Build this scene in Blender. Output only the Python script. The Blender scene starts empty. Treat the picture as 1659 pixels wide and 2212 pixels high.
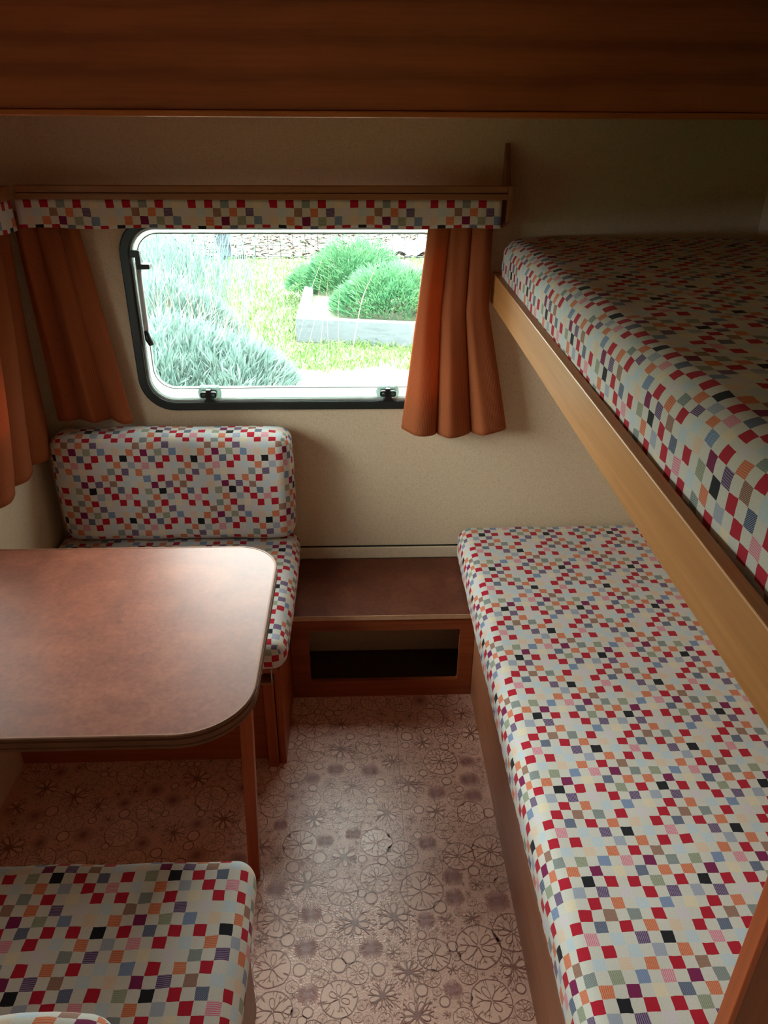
import bpy, bmesh, math, random
from mathutils import Vector, Matrix
random.seed(7)
S = bpy.context.scene
COL = S.collection
# ------------------------------------------------------------------ camera
PITCH, YAW, ROLL, CAMH = .4833, .0379, .0055, 1.65
cd = bpy.data.cameras.new('camera'); cam = bpy.data.objects.new('camera', cd); COL.objects.link(cam)
cd.sensor_fit = 'HORIZONTAL'; cd.sensor_width = 36; cd.lens = 1640 / 1659 * 36; cd.clip_start = .02; cd.clip_end = 200
cam.matrix_world = Matrix.Translation((0, 0, CAMH)) @ Matrix.Rotation(-YAW, 4, 'Z') @ Matrix.Rotation(math.pi / 2 - PITCH, 4, 'X') @ Matrix.Rotation(ROLL, 4, 'Z')
S.camera = cam
# ------------------------------------------------------------------ overcast sky, exposure
W = bpy.data.worlds.new('sky'); S.world = W; W.use_nodes = True
bg = W.node_tree.nodes['Background']; bg.inputs[0].default_value = (1.0, .99, .975, 1)
_n = W.node_tree.nodes; _l = W.node_tree.links         # overcast sky: three times as bright overhead as at the horizon
_tc = _n.new('ShaderNodeTexCoord'); _sp = _n.new('ShaderNodeSeparateXYZ'); _l.new(_tc.outputs['Generated'], _sp.inputs[0])
_mx = _n.new('ShaderNodeMath'); _mx.operation = 'MAXIMUM'; _l.new(_sp.outputs[2], _mx.inputs[0]); _mx.inputs[1].default_value = 0
_ma = _n.new('ShaderNodeMath'); _ma.operation = 'MULTIPLY_ADD'; _l.new(_mx.outputs[0], _ma.inputs[0]); _ma.inputs[1].default_value = 12.; _ma.inputs[2].default_value = 6.
_l.new(_ma.outputs[0], bg.inputs[1])
S.view_settings.view_transform = 'Standard'; S.view_settings.look = 'None'; S.view_settings.gamma = 1; S.view_settings.use_curve_mapping = False
S.view_settings.exposure = 1.68
S.cycles.diffuse_bounces = 8; S.cycles.max_bounces = 14; S.cycles.transparent_max_bounces = 16
S.cycles.caustics_reflective = False; S.cycles.caustics_refractive = False

def portal(name, loc, rot, sx, sy):            # guides the sky's light through an opening, gives none itself
    l = bpy.data.lights.new(name, 'AREA'); l.shape = 'RECTANGLE'; l.size = sx; l.size_y = sy; l.cycles.is_portal = True
    o = bpy.data.objects.new(name, l); COL.objects.link(o); o.location = loc; o.rotation_euler = rot
PI = math.pi
XL, XR, YB, YF, ZC = -.965, 1.13, 2.215, -2.5, 1.98      # inner faces of the caravan
W1 = (-.65, .297, .848, 1.40)     # back window  x0 x1 z0 z1
W2 = (1.0, 1.98, .86, 1.40)       # left window  y0 y1 z0 z1
W3 = (-1.25, -.5, .86, 1.40)       # unseen opening in the left wall behind the camera, added for fill light
portal('sky_portal', ((W1[0]+W1[1])/2, YB+.06, (W1[2]+W1[3])/2), (-PI/2, 0, 0), W1[1]-W1[0], W1[3]-W1[2])
portal('sky_portal', (XL-.06, (W2[0]+W2[1])/2, (W2[2]+W2[3])/2), (0, -PI/2, 0), W2[3]-W2[2], W2[1]-W2[0])
portal('sky_portal', (XL-.06, (W3[0]+W3[1])/2, (W3[2]+W3[3])/2), (0, -PI/2, 0), W3[3]-W3[2], W3[1]-W3[0])

# ------------------------------------------------------------------ materials
def lin(c):
    f = lambda v: v / 12.92 if v <= .04045 else ((v + .055) / 1.055) ** 2.4
    return tuple(f(x / 255) for x in c) + (1,)
class NT:
    def __init__(s, name):
        s.m = bpy.data.materials.new(name); s.m.use_nodes = True; s.t = s.m.node_tree
        s.p = s.t.nodes['Principled BSDF']; s.out = s.t.nodes['Material Output']
    def n(s, typ, **k):
        o = s.t.nodes.new(typ)
        for a, b in k.items(): setattr(o, a, b)
        return o
    def l(s, a, b): s.t.links.new(a, b)
    def val(s, sock, v):
        if hasattr(v, 'is_linked') or isinstance(v, bpy.types.NodeSocket): s.l(v, sock)
        else: sock.default_value = v
    def math(s, op, a, b=None, c=None):
        o = s.n('ShaderNodeMath', operation=op); s.val(o.inputs[0], a)
        if b is not None: s.val(o.inputs[1], b)
        if c is not None: s.val(o.inputs[2], c)
        return o.outputs[0]
    def mix(s, f, a, b, blend='MIX'):
        o = s.n('ShaderNodeMix', data_type='RGBA', blend_type=blend); s.val(o.inputs[0], f); s.val(o.inputs[6], a); s.val(o.inputs[7], b)
        return o.outputs[2]
    def mixf(s, f, a, b):
        o = s.n('ShaderNodeMix', data_type='FLOAT'); s.val(o.inputs[0], f); s.val(o.inputs[2], a); s.val(o.inputs[3], b)
        return o.outputs[0]
    def coord(s, which='Object', scale=(1, 1, 1), loc=(0, 0, 0)):
        c = s.n('ShaderNodeTexCoord'); m = s.n('ShaderNodeMapping'); s.l(c.outputs[which], m.inputs[0])
        m.inputs['Scale'].default_value = scale; m.inputs['Location'].default_value = loc
        return m.outputs[0]
    def noise(s, vec, scale, detail=4, rough=.5, dist=0):
        o = s.n('ShaderNodeTexNoise'); s.l(vec, o.inputs['Vector']); o.inputs['Scale'].default_value = scale
        o.inputs['Detail'].default_value = detail; o.inputs['Roughness'].default_value = rough; o.inputs['Distortion'].default_value = dist
        return o.outputs[0]
    def ramp(s, f, stops, interp='LINEAR'):
        o = s.n('ShaderNodeValToRGB'); s.l(f, o.inputs[0]); r = o.color_ramp; r.interpolation = interp
        while len(r.elements) < len(stops): r.elements.new(1)
        for e, (p, c) in zip(r.elements, stops): e.position = p; e.color = c
        return o
    def bump(s, h, strength=.2, dist=.002):
        b = s.n('ShaderNodeBump'); s.l(h, b.inputs['Height']); b.inputs['Strength'].default_value = strength; b.inputs['Distance'].default_value = dist
        s.l(b.outputs[0], s.p.inputs['Normal'])
    def base(s, c): s.val(s.p.inputs['Base Color'], c)
    def rough(s, v, spec=None):
        s.val(s.p.inputs['Roughness'], v)
        if spec is not None: s.p.inputs['Specular IOR Level'].default_value = spec

def simple(name, rgb, rough=.5, metal=0, var=.12, scale=30, spec=.5):
    m = NT(name); v = m.coord(); f = m.noise(v, scale, 3)
    a = lin(rgb); b = tuple(min(1, x * (1 + var)) for x in a[:3]) + (1,); d = tuple(x * (1 - var) for x in a[:3]) + (1,)
    m.base(m.ramp(f, [(.3, d), (.7, b)]).outputs[0]); m.rough(rough, spec); m.p.inputs['Metallic'].default_value = metal
    return m.m

def wood(name, light, dark, axis='X', rough=.35, scale=1., knots=True):
    m = NT(name); st = {'X': (.6, 9, 9), 'Y': (9, .6, 9), 'Z': (9, 9, .6)}[axis]
    v = m.coord('Object', tuple(x * scale for x in st))
    broad = m.noise(v, 1.3, 6, .6, 1.2)
    v2 = m.coord('Object', tuple(x * scale for x in {'X': (1.5, 70, 70), 'Y': (70, 1.5, 70), 'Z': (70, 70, 1.5)}[axis]))
    fine = m.noise(v2, 1.6, 5, .65)
    l, d = lin(light), lin(dark); mid = tuple((a * .6 + b * .4) for a, b in zip(l, d))
    c1 = m.ramp(broad, [(.28, d), (.43, mid), (.55, l), (.72, mid), (.8, d)]).outputs[0]
    c2 = m.mix(.45, c1, m.ramp(fine, [(.3, d), (.6, l)]).outputs[0])
    m.base(c2); m.rough(m.mixf(fine, rough - .06, rough + .08), .4); m.bump(fine, .06, .001)
    return m.m

def wallpaper(name, rgb):
    m = NT(name); l = lin(rgb)
    d = tuple(x * .55 for x in l[:3]) + (1,); h = tuple(min(1, x * 1.08) for x in l[:3]) + (1,); k = tuple(x * .80 for x in l[:3]) + (1,)
    g = m.noise(m.coord(), 420, 3, .7)
    c = m.ramp(g, [(.3, k), (.65, h)]).outputs[0]
    hz = m.noise(m.coord('Object', (60, 60, 700)), 1, 2, .5); vt = m.noise(m.coord('Object', (800, 800, 45), (3, 5, 7)), 1, 2, .5)
    a = m.ramp(hz, [(.62, (0, 0, 0, 1)), (.67, (1, 1, 1, 1))]).outputs[0]; b = m.ramp(vt, [(.62, (0, 0, 0, 1)), (.67, (1, 1, 1, 1))]).outputs[0]
    f = m.math('MINIMUM', m.math('ADD', a, b), .55)
    m.base(m.mix(f, c, d)); m.rough(.7, .3); m.bump(g, .12, .001)
    return m.m

CELL = .0209
PAL = {'w': (208, 202, 193), 'R': (176, 24, 46), 'K': (30, 28, 34), 'N': (32, 64, 108), 'B': (78, 116, 166), 'l': (188, 201, 211), 's': (136, 142, 116),
       't': (98, 114, 114), 'O': (208, 102, 52), 'b': (132, 76, 50), 'U': (84, 48, 104), 'P': (122, 32, 78), 'i': (211, 197, 206), 'k': (218, 112, 140),
       'e': (220, 190, 166), 'a': (224, 206, 177), 'g': (146, 154, 176)}
TWILL = {'k': .50, 'O': .22, 'U': .25, 's': .25, 'N': .3, 'B': .35, 'b': .3, 't': .35, 'l': .25, 'i': .35, 'g': .3, 'e': .25, 'a': .2}
ROWS = ['KwRwNwRwsw', 'wgwRwkwlwO', 'RwawRwRwtw', 'wUwiwlwbwO', 'swBwewOwPw', 'wRwRwKwRwN', 'RwlwOwgwkw', 'wiwtwUwOwa', 'RwOwRwlwBw', 'wUwbwlwewP']
def fabric(name):
    m = NT(name); uv = m.n('ShaderNodeUVMap'); sp = m.n('ShaderNodeSeparateXYZ'); m.l(uv.outputs[0], sp.inputs[0])
    # a little hand-woven waviness
    wob = m.noise(uv.outputs[0], .7, 2); wob = m.math('MULTIPLY', m.math('SUBTRACT', wob, .5), .22)
    u, v = m.math('ADD', sp.outputs[0], wob), m.math('SUBTRACT', sp.outputs[1], wob)
    cu = m.math('DIVIDE', m.math('FLOORED_MODULO', u, 10.), 10.); rv = m.math('FLOOR', m.math('FLOORED_MODULO', v, 10.))
    col = al = None
    for i, row in enumerate(ROWS):
        r = m.ramp(cu, [(j / 10, lin(PAL[ch])[:3] + (TWILL.get(ch, 0.),)) for j, ch in enumerate(row)], 'CONSTANT')
        if col is None: col, al = r.outputs[0], r.outputs[1]
        else:
            f = m.math('COMPARE', rv, float(i), .1); col = m.mix(f, col, r.outputs[0]); al = m.mixf(f, al, r.outputs[1])
    diag = m.math('GREATER_THAN', al, .28); pink = m.math('LESS_THAN', al, .45); diag = m.math('MULTIPLY', diag, pink)
    ph = m.math('MULTIPLY', m.math('ADD', v, m.math('MULTIPLY', diag, u)), 2 * PI * 7)
    st = m.math('MULTIPLY', m.math('GREATER_THAN', m.math('SINE', ph), .1), al)
    c = m.mix(m.math('MULTIPLY', st, 1.4), col, lin(PAL['w']))
    # threads
    tu = m.math('SINE', m.math('MULTIPLY', u, 2 * PI * 18)); tv = m.math('SINE', m.math('MULTIPLY', v, 2 * PI * 18)); th = m.math('MULTIPLY', tu, tv)
    nz = m.noise(uv.outputs[0], 9, 4, .7)
    c = m.mix(1., c, m.ramp(nz, [(.25, (.86, .86, .86, 1)), (.7, (1.05, 1.05, 1.05, 1))]).outputs[0], 'MULTIPLY')
    m.base(c); m.rough(.85, .15); m.bump(m.math('ADD', m.math('MULTIPLY', th, .5), nz), .25, .0008)
    m.p.inputs['Sheen Weight'].default_value = .08
    return m.m

def curtain_mat(name, rgb):
    m = NT(name); uv = m.n('ShaderNodeUVMap'); sp = m.n('ShaderNodeSeparateXYZ'); m.l(uv.outputs[0], sp.inputs[0])
    a = m.math('SINE', m.math('MULTIPLY', sp.outputs[0], 2 * PI / .006)); b = m.math('SINE', m.math('MULTIPLY', sp.outputs[1], 2 * PI / .009))
    w = m.math('ADD', m.math('MULTIPLY', a, .5), m.math('MULTIPLY', m.math('MULTIPLY', a, b), .5))
    l = lin(rgb); d = tuple(x * .62 for x in l[:3]) + (1,)
    c = m.ramp(m.math('ADD', m.math('MULTIPLY', w, .35), .5), [(.2, d), (.75, l)]).outputs[0]
    m.base(c); m.rough(.9, .1); m.bump(w, .3, .0012)
    tr = m.n('ShaderNodeBsdfTranslucent'); m.l(c, tr.inputs[0]); mx = m.n('ShaderNodeMixShader'); mx.inputs[0].default_value = .30
    m.l(m.p.outputs[0], mx.inputs[1]); m.l(tr.outputs[0], mx.inputs[2]); m.l(mx.outputs[0], m.out.inputs[0])
    return m.m

def pane_mat(name, tint):
    m = NT(name); t = m.n('ShaderNodeBsdfTransparent'); t.inputs[0].default_value = tint
    g = m.n('ShaderNodeBsdfGlossy'); g.inputs['Roughness'].default_value = .02; f = m.n('ShaderNodeFresnel'); f.inputs[0].default_value = 1.45
    nz = m.noise(m.coord(), 25, 3); fac = m.math('MULTIPLY', f.outputs[0], m.mixf(nz, .75, 1.))
    mx = m.n('ShaderNodeMixShader'); m.l(fac, mx.inputs[0]); m.l(t.outputs[0], mx.inputs[1]); m.l(g.outputs[0], mx.inputs[2]); m.l(mx.outputs[0], m.out.inputs[0])
    return m.m

def frosted(name, rgb):
    m = NT(name); nz = m.noise(m.coord(), 40, 3); c = m.ramp(nz, [(.3, tuple(x * .9 for x in lin(rgb)[:3]) + (1,)), (.7, lin(rgb))]).outputs[0]
    m.base(c); m.rough(.25)
    tr = m.n('ShaderNodeBsdfTranslucent'); m.l(c, tr.inputs[0]); mx = m.n('ShaderNodeMixShader'); mx.inputs[0].default_value = .6
    m.l(m.p.outputs[0], mx.inputs[1]); m.l(tr.outputs[0], mx.inputs[2]); m.l(mx.outputs[0], m.out.inputs[0])
    return m.m

def laminate(name):
    m = NT(name); v = m.coord(); a = m.noise(v, 9, 8, .68, .4); b = m.noise(v, 90, 5, .7)
    c = m.ramp(a, [(.25, lin((62, 30, 20))), (.5, lin((96, 48, 31))), (.75, lin((124, 70, 48)))]).outputs[0]
    c = m.mix(.4, c, m.ramp(b, [(.3, lin((72, 34, 23))), (.7, lin((120, 68, 48)))]).outputs[0])
    m.base(c); m.rough(m.mixf(b, .40, .50), .25); m.bump(m.noise(v, 600, 2), .10, .0005)
    return m.m

def vinyl(name):
    m = NT(name); v = m.coord(); a = m.noise(v, 160, 5, .7); b = m.noise(v, 6, 4)
    vo = m.n('ShaderNodeTexVoronoi', feature='DISTANCE_TO_EDGE'); m.l(v, vo.inputs[0]); vo.inputs['Scale'].default_value = 150
    c = m.ramp(a, [(.3, lin((222, 168, 148))), (.7, lin((240, 198, 178)))]).outputs[0]
    c = m.mix(m.ramp(b, [(.35, (0, 0, 0, 1)), (.7, (.2, .2, .2, 1))]).outputs[0], c, lin((210, 152, 130)))
    e = m.ramp(vo.outputs[0], [(.02, (.80, .78, .77, 1)), (.10, (1, 1, 1, 1))]).outputs[0]
    c = m.mix(.7, c, e, 'MULTIPLY')
    m.base(c); m.rough(m.mixf(a, .27, .38), .95); m.bump(vo.outputs[0], .35, .0012)
    return m.m

def foliage_mat(name, c1, c2, trans=.3):
    m = NT(name); v = m.coord(); f = m.noise(v, 5, 4, .7)
    c = m.ramp(f, [(.3, lin(c1)), (.7, lin(c2))]).outputs[0]; m.base(c); m.rough(.7, .2)
    tr = m.n('ShaderNodeBsdfTranslucent'); m.l(c, tr.inputs[0]); mx = m.n('ShaderNodeMixShader'); mx.inputs[0].default_value = trans
    m.l(m.p.outputs[0], mx.inputs[1]); m.l(tr.outputs[0], mx.inputs[2]); m.l(mx.outputs[0], m.out.inputs[0])
    return m.m

M = {}
M['paper'] = wallpaper('beige_wallpaper', (214, 191, 162))
M['ceil'] = simple('ceiling_panel', (205, 195, 175), .6)
M['teak'] = wood('teak_veneer_across', (190, 112, 56), (136, 72, 32), 'X', .38)
def figured(name, light, dark):      # broad cathedral figure with a few knots
    m = NT(name); v = m.coord('Object', (.9, 5, 5)); w = m.n('ShaderNodeTexWave', wave_type='BANDS', bands_direction='Z'); m.l(v, w.inputs[0])
    w.inputs['Scale'].default_value = .9; w.inputs['Distortion'].default_value = 7; w.inputs['Detail'].default_value = 5; w.inputs['Detail Scale'].default_value = .9; w.inputs['Detail Roughness'].default_value = .62
    fine = m.noise(m.coord('Object', (2, 90, 90)), 1.6, 5, .65); blot = m.noise(m.coord('Object', (1.2, 4, 4)), 1.5, 4, .6)
    l, d = lin(light), lin(dark); mid = tuple(a * .6 + b * .4 for a, b in zip(l, d))
    c = m.ramp(w.outputs[1], [(.05, d), (.3, mid), (.8, l)]).outputs[0]; c = m.mix(.4, c, m.ramp(fine, [(.3, d), (.62, l)]).outputs[0])
    c = m.mix(.4, c, m.ramp(blot, [(.35, d), (.65, l)]).outputs[0])
    m.base(c); m.rough(m.mixf(fine, .34, .46), .4); m.bump(fine, .06, .001); return m.m
M['locker'] = figured('figured_teak_veneer', (182, 104, 58), (122, 62, 34))
M['teakz'] = wood('teak_veneer_upright', (128, 68, 30), (78, 36, 16), 'Z', .38)
M['teaky'] = wood('teak_veneer_along', (178, 114, 80), (136, 80, 54), 'Y', .4)
M['redwood'] = wood('red_brown_wood', (160, 84, 46), (106, 50, 26), 'X', .35)
M['redwoodz'] = wood('red_brown_wood_upright', (164, 80, 40), (112, 52, 26), 'Z', .35)
M['railwood'] = wood('honey_bunk_board', (186, 128, 74), (150, 96, 50), 'Y', .36, 1.2)
M['railtop'] = wood('brown_bunk_edge', (190, 126, 66), (146, 92, 44), 'Y', .45)
M['pelmet'] = wood('brown_pelmet_wood', (152, 102, 64), (112, 70, 42), 'X', .5)
M['pelmety'] = wood('brown_pelmet_wood_along', (152, 102, 64), (112, 70, 42), 'Y', .5)
M['fabric'] = fabric('checked_upholstery')
M['curtain'] = curtain_mat('orange_curtain_cloth', (186, 104, 64))
M['pane'] = pane_mat('clear_pane', (.90, .97, .95, 1))
M['frost'] = frosted('milky_acrylic_edge', (225, 236, 232))
M['rubber'] = simple('black_rubber', (22, 30, 28), .45)
M['black'] = simple('black_plastic', (16, 18, 18), .4)
M['alu'] = simple('grey_aluminium', (176, 180, 178), .35, .15)
M['grey'] = simple('grey_plastic_tube', (190, 194, 192), .4)
M['paleedge'] = simple('pale_wood_edge', (196, 156, 122), .45)
M['white'] = simple('white_plastic', (225, 222, 212), .4)
M['dark'] = simple('dark_brown_board', (72, 50, 42), .6)
M['lam'] = laminate('mottled_brown_laminate')
M['edge'] = simple('brown_ribbed_edging', (104, 66, 44), .55, spec=.2)
M['vinyl'] = vinyl('pink_brown_vinyl')
M['vline'] = simple('embossed_line', (148, 98, 84), .36, spec=.9)
M['vburst'] = simple('purple_brown_print', (166, 114, 110), .38, spec=.8)
M['vpetal'] = simple('pale_petal_print', (234, 190, 169), .32, spec=.95, var=.06, scale=200)

# ------------------------------------------------------------------ mesh helpers
WL = {}
class MB:
    def __init__(s): s.v = []; s.f = []; s.uv = []; s.mi = []; s.sm = []
    def face(s, pts, uv=None, mi=0, sm=False):
        i = len(s.v); s.v += [tuple(p) for p in pts]; s.f.append(tuple(range(i, i + len(pts)))); s.uv.append(uv); s.mi.append(mi); s.sm.append(sm)
    def box(s, x0, x1, y0, y1, z0, z1, mi=0):
        p = [(x, y, z) for z in (z0, z1) for y in (y0, y1) for x in (x0, x1)]
        for q in ((0, 2, 3, 1), (4, 5, 7, 6), (0, 1, 5, 4), (2, 6, 7, 3), (0, 4, 6, 2), (1, 3, 7, 5)): s.face([p[k] for k in q], mi=mi)
        return s
    def hexa(s, p, mi=0):      # 8 points ordered like box()
        for q in ((0, 2, 3, 1), (4, 5, 7, 6), (0, 1, 5, 4), (2, 6, 7, 3), (0, 4, 6, 2), (1, 3, 7, 5)): s.face([p[k] for k in q], mi=mi)
        return s
    def tube(s, pts, r, n=8, cap=True, mi=0):
        pts = [Vector(p) for p in pts]; rs = r if isinstance(r, (list, tuple)) else [r] * len(pts); rings = []
        for i, p in enumerate(pts):
            d = (pts[min(i + 1, len(pts) - 1)] - pts[max(i - 1, 0)]).normalized()
            a = d.cross(Vector((0, 0, 1)) if abs(d.z) < .9 else Vector((1, 0, 0))).normalized(); b = d.cross(a)
            rings.append([p + (a * math.cos(2 * PI * k / n) + b * math.sin(2 * PI * k / n)) * rs[i] for k in range(n)])
        for i in range(len(rings) - 1):
            for k in range(n): s.face([rings[i][k], rings[i][(k + 1) % n], rings[i + 1][(k + 1) % n], rings[i + 1][k]], sm=True, mi=mi)
        if cap: s.face(rings[0][::-1], mi=mi); s.face(rings[-1], mi=mi)
        return s
    def prism(s, poly, lo, hi, ax, mi=0):     # poly in the two other axes, extruded along ax
        def P(a, b, c): return {'x': (c, a, b), 'y': (a, c, b), 'z': (a, b, c)}[ax]
        n = len(poly); s.face([P(a, b, lo) for a, b in poly][::-1], mi=mi); s.face([P(a, b, hi) for a, b in poly], mi=mi)
        for i in range(n):
            a, b = poly[i], poly[(i + 1) % n]; s.face([P(*a, lo), P(*b, lo), P(*b, hi), P(*a, hi)], mi=mi)
        return s
    def band(s, A, B, lo, hi, ax, mi=0, sm=False):   # ring between two matching loops, with thickness
        def P(q, c): return {'x': (c, q[0], q[1]), 'y': (q[0], c, q[1]), 'z': (q[0], q[1], c)}[ax]
        n = len(A)
        for i in range(n):
            j = (i + 1) % n
            s.face([P(A[i], lo), P(A[j], lo), P(B[j], lo), P(B[i], lo)], mi=mi); s.face([P(A[i], hi), P(B[i], hi), P(B[j], hi), P(A[j], hi)], mi=mi)
            s.face([P(A[i], lo), P(A[i], hi), P(A[j], hi), P(A[j], lo)], mi=mi); s.face([P(B[i], lo), P(B[j], lo), P(B[j], hi), P(B[i], hi)], mi=mi)
        return s
    def build(s, name, mats, parent=None, bevel=0, weld=False, smooth_angle=None):
        if not isinstance(mats, (list, tuple)): mats = [mats]
        if parent is not None: L = WL[parent.name]
        else:
            xs, ys, zs = zip(*s.v); L = Vector(((min(xs) + max(xs)) / 2, (min(ys) + max(ys)) / 2, min(zs)))
        me = bpy.data.meshes.new(name); me.from_pydata([(x - L.x, y - L.y, z - L.z) for x, y, z in s.v], [], s.f)
        for m in mats: me.materials.append(m)
        me.polygons.foreach_set('material_index', s.mi); me.polygons.foreach_set('use_smooth', s.sm)
        if any(u is not None for u in s.uv):
            ul = me.uv_layers.new(name='UVMap'); flat = []
            for u, f in zip(s.uv, s.f):
                for k in range(len(f)): flat += list(u[k]) if u is not None else [0, 0]
            ul.data.foreach_set('uv', flat)
        bm = bmesh.new(); bm.from_mesh(me); bmesh.ops.remove_doubles(bm, verts=bm.verts, dist=1e-5)
        bmesh.ops.dissolve_degenerate(bm, edges=bm.edges, dist=1e-6)
        if not weld: bmesh.ops.recalc_face_normals(bm, faces=bm.faces)
        bm.to_mesh(me); bm.free()
        o = bpy.data.objects.new(name, me); COL.objects.link(o)
        if parent is not None: o.parent = parent
        else: o.location = L
        WL[o.name] = L
        if bevel:
            b = o.modifiers.new('bevel', 'BEVEL'); b.width = bevel; b.segments = 2; b.limit_method = 'ANGLE'
        return o
def raw(name, verts, faces, mat, parent=None, kind=None, mi=None):      # large foliage meshes, no welding
    L = WL[parent.name] if parent is not None else Vector(verts[0])
    me = bpy.data.meshes.new(name); me.from_pydata([(x - L.x, y - L.y, z - L.z) for x, y, z in verts], [], faces)
    for m in (mat if isinstance(mat, list) else [mat]): me.materials.append(m)
    if mi: me.polygons.foreach_set('material_index', mi)
    o = bpy.data.objects.new(name, me); COL.objects.link(o); WL[o.name] = L
    if parent is not None: o.parent = parent
    else: o.location = L
    if kind: o['kind'] = kind
    return o
def thing(name, loc, label, cat, group=None):
    o = bpy.data.objects.new(name, None); COL.objects.link(o); o.location = loc; o.empty_display_size = .1; WL[o.name] = Vector(loc)
    return tag(o, label, cat, group)
def tag(o, label, cat, group=None):
    o['label'] = label; o['category'] = cat
    if group: o['group'] = group
    return o
def struct(o, label=None, cat=None):
    o['kind'] = 'structure'
    if label: o['label'] = label; o['category'] = cat
    return o
def rrect(a0, a1, b0, b1, r, n=10):
    pts = []
    for cx, cy, st in ((a1 - r, b1 - r, 0), (a0 + r, b1 - r, 90), (a0 + r, b0 + r, 180), (a1 - r, b0 + r, 270)):
        for k in range(n + 1):
            t = math.radians(st + 90 * k / n); pts.append((cx + r * math.cos(t), cy + r * math.sin(t)))
    return pts
def corners(a0, a1, b0, b1, n=10):
    pts = []
    for c in ((a1, b1), (a0, b1), (a0, b0), (a1, b0)): pts += [c] * (n + 1)
    return pts

# ------------------------------------------------------------------ the caravan shell
T = .035
def holed(mb, a0, a1, b0, b1, hole, r, lo, hi, ax):
    mb.band(rrect(*hole, r), corners(a0, a1, b0, b1), lo, hi, ax)
def rect(mb, a0, a1, b0, b1, lo, hi, ax):
    mb.prism([(a0, b0), (a1, b0), (a1, b1), (a0, b1)], lo, hi, ax)
mb = MB(); holed(mb, -.8, .45, .7, 1.5, (W1[0]+.012, W1[1]-.012, W1[2]+.012, W1[3]-.012), .09, YB, YB+T, 'y')
for a in ((XL, -.8, 0, ZC), (.45, XR, 0, ZC), (-.8, .45, 0, .7), (-.8, .45, 1.5, ZC)): rect(mb, *a, YB, YB+T, 'y')
struct(mb.build('wall_back', M['paper']), 'beige wallpapered end wall around the garden window', 'wall')
mb = MB()
for w in (W2, W3): holed(mb, w[0]-.1, w[1]+.1, .7, 1.55, (w[0]+.012, w[1]-.012, w[2]+.012, w[3]-.012), .09, XL-T, XL, 'x')
for a in ((YF, W3[0]-.1, 0, ZC), (W3[1]+.1, W2[0]-.1, 0, ZC), (W2[1]+.1, YB+T, 0, ZC), (W3[0]-.1, W3[1]+.1, 0, .7), (W2[0]-.1, W2[1]+.1, 0, .7), (W3[0]-.1, W3[1]+.1, 1.55, ZC), (W2[0]-.1, W2[1]+.1, 1.55, ZC)): rect(mb, *a, XL-T, XL, 'x')
struct(mb.build('wall_left', M['paper']), 'beige wallpapered side wall behind the table', 'wall')
mb = MB()
rect(mb, YF, YB+T, 0, ZC, XR, XR+T, 'x')
struct(mb.build('wall_right', M['paper']), 'wallpapered side wall along the bunks', 'wall')
mb = MB(); rect(mb, XL-T, XR+T, 0, ZC, YF-T, YF, 'y')
struct(mb.build('wall_front', M['paper']), 'wallpapered front end wall', 'wall')
mb = MB()
rect(mb, XL-T, XR+T, YF-T, YB+T, ZC, ZC+T, 'z')
struct(mb.build('ceiling', M['ceil']), 'pale caravan ceiling panel', 'ceiling')
mb = MB(); mb.box(XL-T, XR+T, YF-T, YB+T, -.05, 0)
floor = struct(mb.build('floor', M['vinyl']), 'pinkish brown embossed floral vinyl floor', 'floor')

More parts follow.
